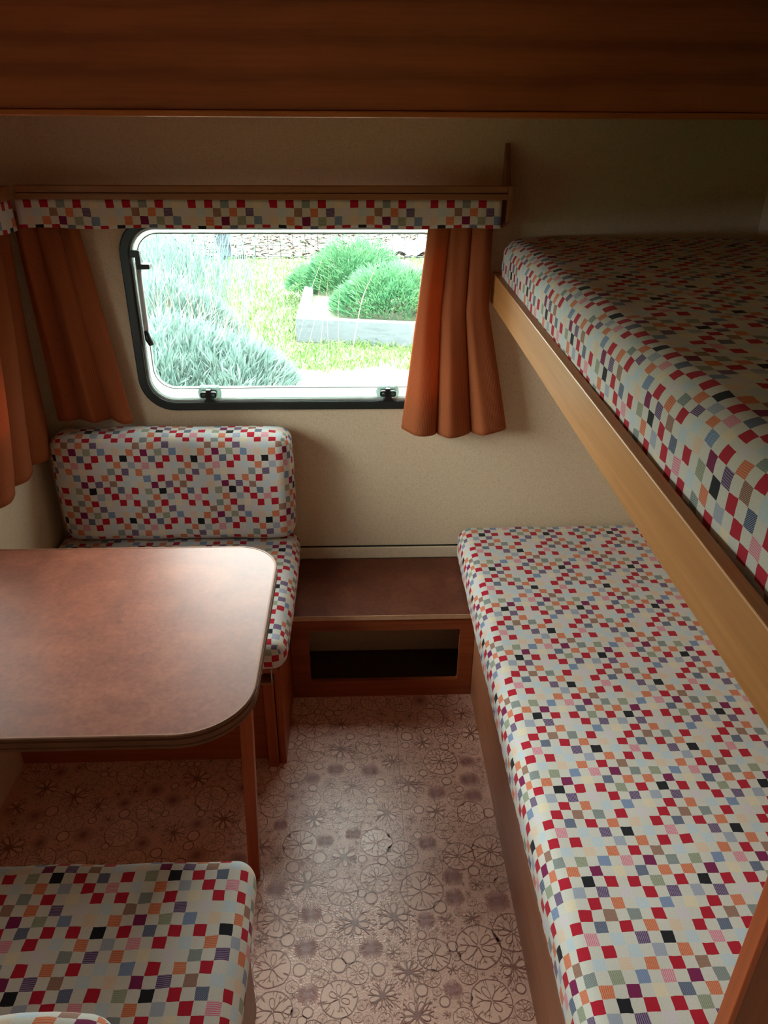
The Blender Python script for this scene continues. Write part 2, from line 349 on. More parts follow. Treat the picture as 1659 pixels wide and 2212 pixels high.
# ---- embossed motifs of the vinyl, raised a fraction of a millimetre
def floor_relief():
    V, F, MI = [], [], []
    rnd = random.Random(11)
    def q(pts, mi): i = len(V); V.extend(pts); F.append(tuple(range(i, i + len(pts)))); MI.append(mi)
    def stroke(x0, y0, x1, y1, w0, w1, mi=0, z=.0007):
        z += rnd.random() * .0004
        dx, dy = x1 - x0, y1 - y0; L = math.hypot(dx, dy) or 1e-6; nx, ny = -dy / L, dx / L
        q([(x0 + nx * w0, y0 + ny * w0, z), (x0 - nx * w0, y0 - ny * w0, z), (x1 - nx * w1, y1 - ny * w1, z), (x1 + nx * w1, y1 + ny * w1, z)], mi)
    def ring(cx, cy, r, w, n=22, mi=0, z=.0006):
        wob = [1 + rnd.uniform(-.035, .035) for _ in range(n)]
        for k in range(n):
            a, b = 2 * PI * k / n, 2 * PI * (k + 1) / n; ra, rb = r * wob[k], r * wob[(k + 1) % n]
            q([(cx + (ra - w) * math.cos(a), cy + (ra - w) * math.sin(a), z), (cx + (ra + w) * math.cos(a), cy + (ra + w) * math.sin(a), z),
               (cx + (rb + w) * math.cos(b), cy + (rb + w) * math.sin(b), z), (cx + (rb - w) * math.cos(b), cy + (rb - w) * math.sin(b), z)], mi)
    def disc(cx, cy, r, mi, n=14, z=.0003): q([(cx + r * math.cos(2 * PI * k / n), cy + r * math.sin(2 * PI * k / n), z) for k in range(n)], mi)
    def branch(x, y, a, L, w, depth):
        a2 = a + rnd.uniform(-.22, .22); xm, ym = x + L * .5 * math.cos(a), y + L * .5 * math.sin(a); x1, y1 = xm + L * .5 * math.cos(a2), ym + L * .5 * math.sin(a2)
        stroke(x, y, xm, ym, w, w * .8); stroke(xm, ym, x1, y1, w * .8, w * .6)
        if depth:
            n = 3 if rnd.random() < .3 else 2
            for k in range(n): branch(x1, y1, a2 + (k - (n - 1) / 2) * rnd.uniform(.55, .95), L * rnd.uniform(.5, .85), w * .64, depth - 1)
    def petal(cx, cy, a, r0, r1, w, lw):
        L = r1 - r0; pts = []; ca, sa = math.cos(a), math.sin(a); sk = rnd.uniform(-.12, .12) * w
        for k in range(12):
            t = 2 * PI * k / 12; u = r0 + L * (.5 - .5 * math.cos(t)); v = w * math.sin(t) * (.55 + .45 * (u - r0) / L) + sk
            pts.append((cx + u * ca - v * sa, cy + u * sa + v * ca))
        q([(x, y, .00035 + rnd.random() * .0001) for x, y in pts], 2)
        for k in range(12): stroke(*pts[k], *pts[(k + 1) % 12], lw, lw)
    def flower(cx, cy, R):
        n = rnd.choice((6, 7, 8)); a0 = rnd.random() * 6.3; disc(cx, cy, R * .10, 0, 10, .0008)
        for k in range(n):
            a = a0 + 2 * PI * k / n + rnd.uniform(-.15, .15); big = rnd.random() < .6; b = a + PI / n
            branch(cx + R * .08 * math.cos(b), cy + R * .08 * math.sin(b), b, R * rnd.uniform(.40, .5), R * .042, 1)
            if big: petal(cx, cy, a, R * .16, R * rnd.uniform(.62, .8), R * rnd.uniform(.17, .22) * 7 / n, R * .018)
            else: branch(cx, cy, a, R * .45, R * .03, 2)
            for _ in range(4):
                t = b + rnd.uniform(-.35, .35); rr = R * rnd.uniform(.74, 1.0); disc(cx + rr * math.cos(t), cy + rr * math.sin(t), R * .022, 0, 5, .0006)
            for dt in (-.12, .1): t = a + dt; stroke(cx + R * .83 * math.cos(t), cy + R * .83 * math.sin(t), cx + R * 1.0 * math.cos(t + dt * .4), cy + R * 1.0 * math.sin(t + dt * .4), R * .016, R * .01)
    def wheel(cx, cy, R, depth=2):
        disc(cx, cy, R, 2, 20, .0002); ring(cx, cy, R, R * .020 + .0002); n = rnd.choice((6, 7, 8, 9)); a0 = rnd.random() * 6.3
        for k in range(n):
            a = a0 + 2 * PI * k / n + rnd.uniform(-.18, .18)
            if rnd.random() < .35 and depth == 2: petal(cx, cy, a, R * .12, R * rnd.uniform(.6, .8), R * .18, R * .016)
            else: branch(cx + R * .04 * math.cos(a), cy + R * .04 * math.sin(a), a, R * rnd.uniform(.34, .44), R * .03, depth)
            for _ in range(2):
                t = a + PI / n + rnd.uniform(-.25, .25); r0 = R * rnd.uniform(.55, .75); stroke(cx + r0 * math.cos(t), cy + r0 * math.sin(t), cx + R * .97 * math.cos(t), cy + R * .97 * math.sin(t), R * .010, R * .018)
    def burst(cx, cy, R):
        disc(cx, cy, R * .22, 1, 14, .0004); n = 38
        for k in range(n):
            a = 2 * PI * k / n; r = R * rnd.uniform(.82, 1.02); stroke(cx + .2 * R * math.cos(a), cy + .2 * R * math.sin(a), cx + r * math.cos(a), cy + r * math.sin(a), R * .020, R * .024, 1, .0006)
    def bubble(cx, cy, R): disc(cx, cy, R, 2, 16, .0003); ring(cx, cy, R, .0008 + R * .04, 16)
    def sprig(cx, cy, R):
        n = rnd.choice((5, 6, 7)); a0 = rnd.random() * 6.3
        for k in range(n): branch(cx, cy, a0 + 2 * PI * k / n + rnd.uniform(-.25, .25), R * .5, R * .06, 1)
    stroke(.104, .45, .108, 1.86, .0006, .0006)      # joint between two widths of vinyl
    placed = []; cellsz = .1; grid = {}
    def ok(x, y, r):
        gx, gy = int(x // cellsz), int(y // cellsz)
        for i in (-1, 0, 1):
            for j in (-1, 0, 1):
                for (px, py, pr) in grid.get((gx + i, gy + j), ()):
                    if (px - x) ** 2 + (py - y) ** 2 < (pr + r) ** 2: return False
        return True
    def put(x, y, r): grid.setdefault((int(x // cellsz), int(y // cellsz)), []).append((x, y, r))
    X0, X1, Y0, Y1 = -.93, .34, .45, 1.87
    for kind, tries, r0, r1 in (('burst', 95, .022, .032), ('big', 5000, .036, .054), ('mid', 6000, .019, .030), ('bubble', 2500, .010, .017), ('small', 14000, .009, .016), ('tiny', 9000, .005, .008)):
        for _ in range(tries):
            x, y, r = rnd.uniform(X0, X1), rnd.uniform(Y0, Y1), rnd.uniform(r0, r1)
            if not ok(x, y, r * .90): continue
            put(x, y, r * .90)
            if kind == 'big': (flower if rnd.random() < .45 else wheel)(x, y, r)
            elif kind == 'burst': burst(x, y, r)
            elif kind == 'mid': (wheel if rnd.random() < .6 else flower)(x, y, r)
            elif kind == 'bubble': bubble(x, y, r)
            elif kind == 'small': (wheel(x, y, r, 1) if rnd.random() < .6 else sprig(x, y, r * 1.1))
            else: sprig(x, y, r * 1.15)
    o = raw('floral_relief', V, F, [M['vline'], M['vburst'], M['vpetal']], floor, 'stuff', MI)
    o['label'] = 'embossed flower, wheel and starburst pattern of the vinyl'
floor_relief()

# ------------------------------------------------------------------ windows
def window(name, w, ax, inner, sign, label, hardware=True):
    """w = a0,a1,z0,z1; inner = wall face; sign = direction to the outside"""
    a0, a1, z0, z1 = w
    if ax == 'y': P = lambda a, d, z: (a, inner + sign * d, z)
    else: P = lambda a, d, z: (inner + sign * d, a, z)
    def ringpart(nm, o_in, r_o, i_in, r_i, d0, d1, mat, par, bot=0, sm=0, obot=0):
        A = rrect(a0 + o_in, a1 - o_in, z0 + o_in + obot, z1 - o_in, r_o); B = rrect(a0 + i_in, a1 - i_in, z0 + i_in + bot, z1 - i_in, r_i)
        lo, hi = sorted((inner + sign * d0, inner + sign * d1)); m = MB(); m.band(A, B, lo, hi, ax); return m.build(nm, mat, par, bevel=sm)
    root = ringpart(name, 0, .10, .027, .075, -.012, .03, M['rubber'], None, 0, .004); struct(root, label, 'window')
    ringpart('silver_bead', .027, .075, .033, .07, -.004, .02, M['alu'], root)
    ringpart('acrylic_rim', .033, .07, .043, .062, .012, .03, M['frost'], root, .020)
    ringpart('inner_bead', .043, .062, .046, .059, .008, .014, M['alu'], root, .020, 0, .020)
    A = rrect(a0 + .038, a1 - .038, z0 + .038, z1 - .038, .066); lo, hi = sorted((inner + sign * .020, inner + sign * .025))
    m = MB(); m.prism(A, lo, hi, ax); m.build('pane', M['pane'], root)
    if not hardware: return root
    for a, s in ((a0 + .046, 1), (a1 - .046, -1)):       # stays
        m = MB(); m.tube([P(a + s * .002, -.012, z0 + .435), P(a, -.012, z0 + .24)], .0075, 8); arm = m.build('stay_arm', M['grey'], root)
        m = MB(); m.tube([P(a - s * .014, -.006, z0 + .43), P(a - s * .013, -.006, z0 + .20)], .0025, 6); m.build('stay_rod', M['alu'], root)
        m = MB()
        def bx(x0, x1, d0, d1, u0, u1):
            ps = [P(x, d, z) for z in (u0, u1) for d in (d0, d1) for x in (x0, x1)]; m.hexa(ps)
        bx(a - .016, a + .012, -.022, -.002, z0 + .448, z0 + .466); bx(a - .002, a + .012, -.022, -.002, z0 + .425, z0 + .448); bx(a - .002 if s > 0 else a - .034, a + .034 if s > 0 else a + .002, -.020, .012, z0 + .416, z0 + .430)
        m.build('stay_bracket', M['black'], root, bevel=.002)
        m = MB(); m.tube([P(a, -.014, z0 + .245), P(a + s * .003, -.016, z0 + .222), P(a + s * .010, -.014, z0 + .204)], [.007, .010, .0085], 10); m.build('stay_knob', M['black'], root)
    c = (a0 + a1) / 2
    for a in (c - .27, c + .27):                          # catches
        m = MB()
        A = [(a - .032, z0 + .032), (a + .032, z0 + .032), (a + .036, z0 + .05), (a + .028, z0 + .072), (a - .028, z0 + .072), (a - .036, z0 + .05)]
        lo, hi = sorted((inner + sign * .006, inner + sign * .018)); m.prism(A, lo, hi, ax); m.build('catch_plate', M['frost'], root, bevel=.003)
        m = MB(); lo, hi = sorted((inner - sign * .016, inner + sign * .008))
        m.prism([(a - .018, z0 + .028), (a + .018, z0 + .028), (a + .010, z0 + .036), (a + .006, z0 + .05), (a + .007, z0 + .066), (a - .007, z0 + .066), (a - .006, z0 + .05), (a - .010, z0 + .036)], lo, hi, ax)
        k = m.build('catch', M['black'], root, bevel=.0015)
        for s in (-1, 1):
            m = MB(); lo2, hi2 = sorted((inner - sign * .018, inner + sign * .004)); cx = a + s * .014
            m.band(rrect(cx - .010, cx + .010, z0 + .042, z0 + .060, .006, 4), rrect(cx - .005, cx + .005, z0 + .047, z0 + .055, .003, 4), lo2, hi2, ax); m.build('catch_wing', M['black'], k)
    return root
window('window_1', W1, 'y', YB, 1, 'rounded caravan window with black rubber seal looking onto the garden')
window('window_2', W2, 'x', XL, -1, 'side window with black rubber seal above the table')
window('fill_window', W3, 'x', XL, -1, 'unseen side window behind the camera, added to let in fill light', False)

# lower strip of the end wall between the seats
m = MB(); m.box(-.21, .345, YB-.010, YB-.001, .316, .357); struct(m.build('trim_1', M['paper'], bevel=.002), 'beige strip along the wall above the low step box', 'trim')
m = MB(); m.box(-.21, .345, YB-.004, YB-.001, .357, .3615); struct(m.build('trim_2', M['black']), 'dark gap line above the beige wall strip', 'trim')

# ------------------------------------------------------------------ overhead locker
o = thing('overhead_locker', (.08, 1.8, 1.642), 'long dark teak overhead locker across the end wall under the ceiling', 'locker')
m = MB(); m.box(XL+.002, XR-.002, 1.80, YB-.002, 1.652, ZC-.002); m.build('carcass', M['teak'], o)
m = MB(); m.box(XL+.002, XR-.002, 1.786, 1.80, 1.655, ZC-.002); m.build('front_panel', M['locker'], o, bevel=.002)
m = MB(); m.box(XL+.002, XR-.002, 1.780, 1.803, 1.642, 1.6545); m.build('bottom_edge_strip', M['teak'], o, bevel=.003)

# ------------------------------------------------------------------ pelmets, valances
o = thing('pelmet', (-.23, 2.17, 1.372), 'brown wooden pelmet over the garden window with tapered end bracket', 'pelmet')
m = MB(); m.box(-.862, .398, 2.112, 2.124, 1.468, 1.486); m.build('upper_rail', M['pelmet'], o, bevel=.003)
m = MB(); m.box(-.862, .398, 2.109, 2.124, 1.452, 1.4675); m.build('lower_rail', M['pelmet'], o, bevel=.002)
for x in (.398,):
    m = MB(); m.prism([(2.109, 1.40), (2.214, 1.372), (2.214, 1.582), (2.205, 1.582), (2.150, 1.488), (2.109, 1.486)], x, x + .012, 'x'); m.build('end_bracket', M['pelmety'], o, bevel=.001)
def valance(name, P, length, u0, v0, h, label, ret):
    """P(a, d, z): a along, d depth offset"""
    n = 120; rows = 8; m = MB(); zt = 1.452
    pts = []
    prof = [(0, ret, 0)] if False else []
    def pt(a, t):
        wv = .003 * math.sin(a * 31) * t + .002 * math.sin(a * 77) * t
        return P(a, wv, zt - h * t + .002 * math.sin(a * 23) * t)
    for i in range(n):
        for j in range(rows):
            a, b = length * i / n, length * (i + 1) / n; t, s = j / rows, (j + 1) / rows
            uv = [((u0 + q) / CELL, (v0 + h * w) / CELL) for q, w in ((a, t), (b, t), (b, s), (a, s))]
            m.face([pt(a, t), pt(b, t), pt(b, s), pt(a, s)], uv, sm=True)
    # return at the end, towards the wall
    for i in range(6):
        a, b = ret * i / 6, ret * (i + 1) / 6
        e = length
        def pr(d, t): x, y, z = pt(e, t); q = P(e, d, z); return q
        uv = [((u0 + e + a) / CELL, v0 / CELL), ((u0 + e + b) / CELL, v0 / CELL), ((u0 + e + b) / CELL, (v0 + h) / CELL), ((u0 + e + a) / CELL, (v0 + h) / CELL)]
        m.face([pr(a, 0) if i else pt(e, 0), pr(b, 0), pr(b, 1), pr(a, 1) if i else pt(e, 1)], uv, sm=True)
    o = m.build(name, M['fabric'], None); sd = o.modifiers.new('cloth', 'SOLIDIFY'); sd.thickness = .002; sd.offset = 0
    tag(o, label, 'valance'); return o
valance('valance', lambda a, d, z: (-.868 + a, 2.116 + d, z), 1.252, 3.05 * CELL, 2.05 * CELL, .070, 'checked fabric valance hanging along the top of the garden window', .07)
m = MB(); m.box(-.882, -.868, .5, 2.104, 1.452, 1.486); o = m.build('pelmet', M['pelmety'], bevel=.003); tag(o, 'brown wooden pelmet along the side wall, cut by the left picture edge', 'pelmet')
valance('valance', lambda a, d, z: (-.872 - d, .5 + a, z), 1.600, .01, 2.05 * CELL, .072, 'checked fabric valance over the side window, at the left picture edge', .03)

# ------------------------------------------------------------------ curtains
def curtain(name, tl, tr, bl, br, nrm, folds, amp, label, shape=.75, hem=None, ph=0., pinch=0.):
    tl, tr, bl, br, nrm = map(Vector, (tl, tr, bl, br, nrm)); nu, nv = 132, 44; m = MB()
    Wd = (br - bl).length * 1.5; Hh = (tl - bl).length
    def pos(s, t):
        A = tl.lerp(tr, s); B = bl.lerp(br, s)
        if hem: B = B + Vector((0, 0, hem(s)))
        p = A.lerp(B, t); p.x -= pinch * s * (t / .42 if t < .42 else (1 - t) / .58); a = abs(math.sin(PI * (folds * s + ph))) ** shape
        k = amp * (.45 + .55 * t) * (a - .5) + .004 * math.sin(9 * s + 5 * t) + .003 * math.sin(23 * s - 4 * t)
        side = .012 * math.sin(PI * 2 * folds * s + 1.2) * t
        return p + nrm * k + (br - bl).normalized() * side * .6
    for i in range(nu):
        for j in range(nv):
            s, s2, t, t2 = i / nu, (i + 1) / nu, j / nv, (j + 1) / nv
            m.face([pos(s, t), pos(s2, t), pos(s2, t2), pos(s, t2)], [(s * Wd, t * Hh), (s2 * Wd, t * Hh), (s2 * Wd, t2 * Hh), (s * Wd, t2 * Hh)], sm=True)
    o = m.build(name, M['curtain'], None, weld=True); sd = o.modifiers.new('cloth', 'SOLIDIFY'); sd.thickness = .0022; sd.offset = 0
    return tag(o, label, 'curtain')
curtain('curtain', (.203, 2.160, 1.42), (.372, 2.160, 1.42), (.128, 2.150, .800), (.448, 2.150, .800), (0, -1, 0), 3, .042, 'orange curtain drawn to the side of the garden window next to the bunks', .55, lambda s: -.018 * math.sin(PI * s), 0., .030)
curtain('curtain', (-.902, 2.172, 1.42), (-.742, 2.172, 1.42), (-.896, 2.168, .838), (-.664, 2.172, .824), (0, -1, 0), 2.6, .036, 'orange curtain beside the garden window, hem touching the checked back cushion', .8, None, .25)
curtain('curtain', (-.934, 1.95, 1.42), (-.934, 2.185, 1.42), (-.932, 1.60, .745), (-.932, 2.178, .742), (1, 0, 0), 4, .044, 'bright orange curtain on the side wall, cut by the left picture edge', .6)
curtain('curtain', (-.930, .62, 1.42), (-.930, .98, 1.42), (-.930, .56, .80), (-.930, 1.06, .80), (1, 0, 0), 3, .045, 'orange curtain at the near end of the side window', .6)

# ------------------------------------------------------------------ cushions
def cushion(name, x0, x1, y0, y1, z0, z1, r, uvf, label, cat, crown=.004, wr=.0015, side='top', skew=None, seam=None, res=.035):
    m = MB()
    def samp(a, b):
        L = b - a; k = min(r, L / 2 - 1e-4); n = max(2, int((L - 2 * k) / res)); c = [0, .15, .3, .45, .6, .75, .88]
        return [a + k * q for q in c] + [a + k + (L - 2 * k) * i / n for i in range(n + 1)] + [b - k * q for q in reversed(c)]
    xs, ys, zs = samp(x0, x1), samp(y0, y1), samp(z0, z1)
    cx, cy, cz = (x0 + x1) / 2, (y0 + y1) / 2, (z0 + z1) / 2
    def rp(p):
        x, y, z = p; qx = min(max(x, x0 + r), x1 - r); qy = min(max(y, y0 + r), y1 - r); rz = min(r, (z1 - z0) / 2 - 1e-4); qz = min(max(z, z0 + rz), z1 - rz)
        d = Vector((x - qx, y - qy, z - qz)); n = sum(1 for k in d if abs(k) > 1e-9)
        if d.length > 1e-9: v = Vector((qx, qy, qz)) + d.normalized() * max(abs(d.x), abs(d.y), abs(d.z))
        else: v = Vector(p)
        ex = max(0, 1 - ((v.x - cx) / ((x1 - x0) / 2)) ** 2); ey = max(0, 1 - ((v.y - cy) / ((y1 - y0) / 2)) ** 2); ez = max(0, 1 - ((v.z - cz) / ((z1 - z0) / 2)) ** 2)
        if v.z > cz: v.z += crown * (ex * ey) ** .5 * 1.2 * (v.z - cz) / ((z1 - z0) / 2)
        sy = (v.y - cy) / ((y1 - y0) / 2); sx = (v.x - cx) / ((x1 - x0) / 2)
        v.y += sy * abs(sy) * crown * (ex * ez) ** .5; v.x += sx * abs(sx) * crown * 1.5 * (ey * ez) ** .5
        w = wr * (math.sin(v.x * 37 + 3 * v.y) * math.sin(v.y * 41 + 2 * v.z) + .6 * math.sin(v.z * 60 + v.x * 19 + v.y * 13))
        v += Vector((w * .4, w * .4, w))
        return skew(v) if skew else v
    def flat(f, p):
        x, y, z = p
        if f == 't': return (x, y0 - y)
        if f == 'f': return (x, z1 - z)
        if f == 'k': return (x, (y0 - y1) - (z1 - z))
        if f == 'r': return (x1 + (z1 - z), y0 - y) if side == 'top' else (x1 + (y - y0), z1 - z)
        if f == 'l': return (x0 - (z1 - z), y0 - y) if side == 'top' else (x0 - (y - y0), z1 - z)
        return (x, y)
    def grid(A, B, P, f, flip):
        for i in range(len(A) - 1):
            for j in range(len(B) - 1):
                q = [P(A[i], B[j]), P(A[i + 1], B[j]), P(A[i + 1], B[j + 1]), P(A[i], B[j + 1])]
                if flip: q = q[::-1]
                m.face([rp(p) for p in q], [uvf(*flat(f, p)) for p in q], sm=True)
    grid(xs, ys, lambda a, b: (a, b, z1), 't', 0); grid(xs, ys, lambda a, b: (a, b, z0), 'b', 1)
    grid(xs, zs, lambda a, b: (a, y0, b), 'f', 0); grid(xs, zs, lambda a, b: (a, y1, b), 'k', 1)
    grid(ys, zs, lambda a, b: (x1, a, b), 'r', 0); grid(ys, zs, lambda a, b: (x0, a, b), 'l', 1)
    o = m.build(name, M['fabric'], None, weld=True); tag(o, label, cat)
    if seam:
        for zz, yy in seam:
            pts = []
            for a in samp(x0 + r * .3, x1 - r * .3): pts.append(rp((a, yy, zz)))
            s = MB(); s.tube([p + Vector((0, -.0005, .0005)) for p in pts], .0022, 6); s.build('seam', M['seam'], o)
    return o
M['seam'] = simple('cream_seam_thread', (206, 200, 184), .85, 0, .1, 200)
# pattern origins: (x, y or z) of the centre of one black square
def mapA(ox, off, rc, cc=0):     # u along x, rows as given
    return lambda a, b: ((a - ox) / CELL + .5 + cc, (b - off) / CELL + .5 + rc)
BX, BY = .3972, 2.125
BED_Y0 = .475
bedmap = lambda a, b: (-(BED_Y0 - b - BY) / CELL + .5, -(a - BX) / CELL + .5)   # turned a quarter: columns run along the bed
cushion('mattress', .328, XR-.006, BED_Y0, YB-.012, .315, .446, .042, bedmap, 'checked lower bunk mattress on the red-brown base', 'mattress', .004, .0012)
UB = (.337, .757)
upmap = lambda a, b: (-(BED_Y0 - b - UB[1]) / CELL + .5, -(a - UB[0]) / CELL + .5)
def upskew(v): return Vector((v.x, v.y, v.z))
cushion('mattress', .407, XR-.006, BED_Y0, YB-.010, 1.185, 1.350, .048, upmap, 'checked upper bunk mattress in shade above the honey-coloured board', 'mattress', .005, .002, skew=upskew)
sy0 = 1.568
cushion('seat_cushion', XL+.012, -.196, sy0, YB-.012, .352, .442, .036, mapA(-.240, sy0 - 2.051, 0), 'checked seat cushion behind the table, under the window corner', 'cushion', .006, .0015)
bz1 = .802; by0 = 2.092
cushion('back_cushion', -.912, -.206, by0, YB-.006, .4505, bz1, .038, mapA(-.695, bz1 - .741, 5, 5), 'checked back cushion standing against the wall below the garden window', 'cushion', .006, .002, side='front', seam=[(bz1 - .006, by0 + .006)])
fy0, fy1 = .38, .955
cushion('seat_cushion', XL+.012, -.200, fy0, fy1, .352, .440, .036, mapA(-.5443, fy0 - .9114, 0), 'checked seat cushion in the near left foreground', 'cushion', .006, .0015)
cushion('back_cushion', -.945, -.248, .345, .458, .446, .856, .030, mapA(-.40, .1, 3, 2), 'top of a checked back cushion at the bottom left picture corner', 'cushion', .006, .003, side='front', seam=[(.856 - .004, .345 + .022), (.856 - .004, .458 - .018)])

# ------------------------------------------------------------------ upper bunk board
o = thing('bunk_bed', (.5, 1.3, 1.13), 'honey-coloured wooden board frame carrying the upper bunk mattress', 'bunk')
def railpt(y): t = (YB - y) / (YB - .47); return .388 - .014 * t, 1.253 - .022 * t, 1.170 - .022 * t
xa, ta, ba = railpt(YB - .002); xb_, tb, bb = railpt(.472)
m = MB(); m.hexa([(xb_, .472, bb), (xb_ + .017, .472, bb), (xa, YB-.002, ba), (xa + .017, YB-.002, ba), (xb_, .472, tb), (xb_ + .017, .472, tb), (xa, YB-.002, ta), (xa + .017, YB-.002, ta)])
side = m.build('side_board', M['railwood'], o, bevel=.0015)
m = MB(); e = .0012; m.hexa([(xb_ + .0005, .4725, tb - .0005), (xb_ + .0165, .4725, tb - .0005), (xa + .0005, YB-.0025, ta - .0005), (xa + .0165, YB-.0025, ta - .0005), (xb_ + .0005, .4725, tb + e), (xb_ + .0165, .4725, tb + e), (xa + .0005, YB-.0025, ta + e), (xa + .0165, YB-.0025, ta + e)])
m.build('top_edge', M['railtop'], side)
m = MB(); m.box(.392 + .014, XR-.002, .474, YB-.002, 1.160, 1.182); m.build('base_panel', M['railwood'], o)

# lower bunk base
o = thing('bunk_bed', (.7, 1.3, 0), 'red-brown wooden box base under the lower bunk mattress', 'bunk')
m = MB(); m.box(.352, .368, .474, YB-.002, 0, .313); m.build('front_panel', M['teaky'], o, bevel=.0015)
m = MB(); m.box(.368, XR-.002, .474, YB-.002, .300, .314); m.build('slat_board', M['redwood'], o)
m = MB(); m.box(.368, XR-.002, .474, .490, 0, .300); m.build('end_panel', M['redwood'], o)

# step box under the window
o = thing('step_box', (.07, 2.05, 0), 'low brown step box with an open slot between seat and bunk', 'step box')
m = MB(); m.box(-.212, .351, 1.873, YB-.012, .300, .3155); top = m.build('top_board', M['lam'], o, bevel=.0015)
m = MB(); m.box(-.212, .351, 1.8715, 1.873, .300, .3157); m.build('edging', M['paleedge'], top)
m = MB(); m.band(rrect(-.156, .306, .0626, .2576, .006, 4), corners(-.212, .351, 0, .300, 4), 1.876, 1.892, 'y'); m.build('front_panel', M['redwood'], o, bevel=.001)
m = MB(); m.box(-.210, .349, 2.105, 2.117, .006, .299); m.build('back_panel', M['paper'], o)
m = MB(); m.box(-.210, .349, 1.893, 2.104, 0, .006); m.build('bottom_board', M['dark'], o)

# dinette seat bases
o = thing('dinette_bench', (-.6, 1.9, 0), 'dark wooden seat box behind the table with a corner post', 'bench')
m = MB(); m.box(-.232, -.214, 1.600, YB-.002, 0, .340); m.build('side_panel', M['redwoodz'], o, bevel=.001)
m = MB(); m.box(XL+.002, -.232, 1.622, 1.636, 0, .338); m.build('front_panel', M['redwood'], o)
m = MB(); m.box(XL+.002, -.222, 1.590, YB-.002, .338, .351); m.build('seat_board', M['redwood'], o, bevel=.001)
m = MB(); m.box(-.262, -.234, 1.588, 1.620, 0, .300); p = m.build('corner_post', M['redwoodz'], o, bevel=.0015)
m = MB(); m.box(-.290, -.2325, 1.586, 1.620, .300, .308); m.build('post_ledge', M['pelmet'], p, bevel=.001)
m = MB(); m.box(-.2365, -.2335, 1.584, 1.590, .31, .352); m.build('metal_angle', M['alu'], o)
m = MB(); m.tube([(-.270, 1.622, .324), (-.270, 1.612, .324)], .011, 16); k = m.build('peg_knob', M['white'], o, bevel=.002)
m = MB(); m.tube([(-.270, 1.612, .324), (-.270, 1.6105, .324)], .005, 12); m.build('knob_screw', M['black'], k)
o = thing('dinette_bench', (-.6, .65, 0), 'wooden seat box under the near left seat cushion', 'bench')
m = MB(); m.box(-.242, -.224, .34, .925, 0, .340); m.build('side_panel', M['teakz'], o, bevel=.001)
m = MB(); m.box(XL+.002, -.242, .905, .922, 0, .338); m.build('front_panel', M['redwood'], o)
m = MB(); m.box(XL+.002, -.228, .345, .93, .338, .351); m.build('seat_board', M['redwood'], o, bevel=.001)
m = MB(); m.box(XL+.002, -.224, .322, .338, 0, .80); m.build('back_panel', M['redwoodz'], o, bevel=.001)

# ------------------------------------------------------------------ table
o = thing('dining_table', (-.58, 1.28, 0), 'mottled brown table with rounded corners and ribbed edging', 'table')
def outline(off):
    x0, x1, y0, y1 = XL+.003, -.194, .972, 1.600; pts = [(x0, y0 - off)]; n = 14
    for cx, cy, r, st in ((x1 - .125, y0 + .125, .125, 270), (x1 - .10, y1 - .10, .10, 0)):
        for k in range(n + 1): t = math.radians(st + 90 * k / n); pts.append((cx + (r + off) * math.cos(t), cy + (r + off) * math.sin(t)))
    pts.append((x0, y1 + off)); return pts
m = MB(); m.prism(outline(0), .692, .720, 'z'); top = m.build('tabletop', M['lam'], o)
prof = [(-.002, .7206), (.0012, .7208), (.0032, .7195), (.0034, .7150), (.0016, .7135), (.0016, .7125), (.0040, .7110), (.0040, .7010), (.0016, .6995), (.0016, .6985), (.0034, .6970), (.0034, .6920), (.0012, .6895), (-.002, .6895)]
m = MB()
for (d0, z0), (d1, z1) in zip(prof, prof[1:]):
    A, B = outline(d0), outline(d1)
    for i in range(len(A) - 1): m.face([(*A[i], z0), (*A[i + 1], z0), (*B[i + 1], z1), (*B[i], z1)], sm=False)
m.build('ribbed_edging', M['edge'], top)
m = MB(); tx, ty = -.236, 1.215
m.hexa([(-.276, 1.228, .002), (-.250, 1.228, .002), (-.276, 1.252, .002), (-.250, 1.252, .002), (tx - .014, ty, .690), (tx + .014, ty, .690), (tx - .014, ty + .024, .690), (tx + .014, ty + .024, .690)])
leg = m.build('leg', M['redwoodz'], o, bevel=.0015)
m = MB(); m.tube([(-.263, 1.240, .004), (-.263, 1.240, 0)], .012, 12); m.build('foot_cap', M['black'], leg)
m = MB(); m.box(-.262, -.215, 1.17, 1.27, .684, .6915); m.build('hinge_plate', M['alu'], o)
m = MB(); m.box(XL+.002, XL+.022, 1.0, 1.58, .660, .691); m.build('wall_batten', M['redwood'], o)

# ------------------------------------------------------------------ wardrobe panel at the foot of the bunks
o = thing('wardrobe', (.75, .25, 0), 'tall teak wardrobe panel at the bottom right picture edge', 'wardrobe')
m = MB(); m.box(.393, XR-.002, .452, .466, 0, ZC-.002); m.build('end_panel', M['teakz'], o, bevel=.001)
m = MB(); m.box(.386, .3932, .448, .468, 0, ZC-.002); m.build('edge_strip', M['redwoodz'], o, bevel=.0015)

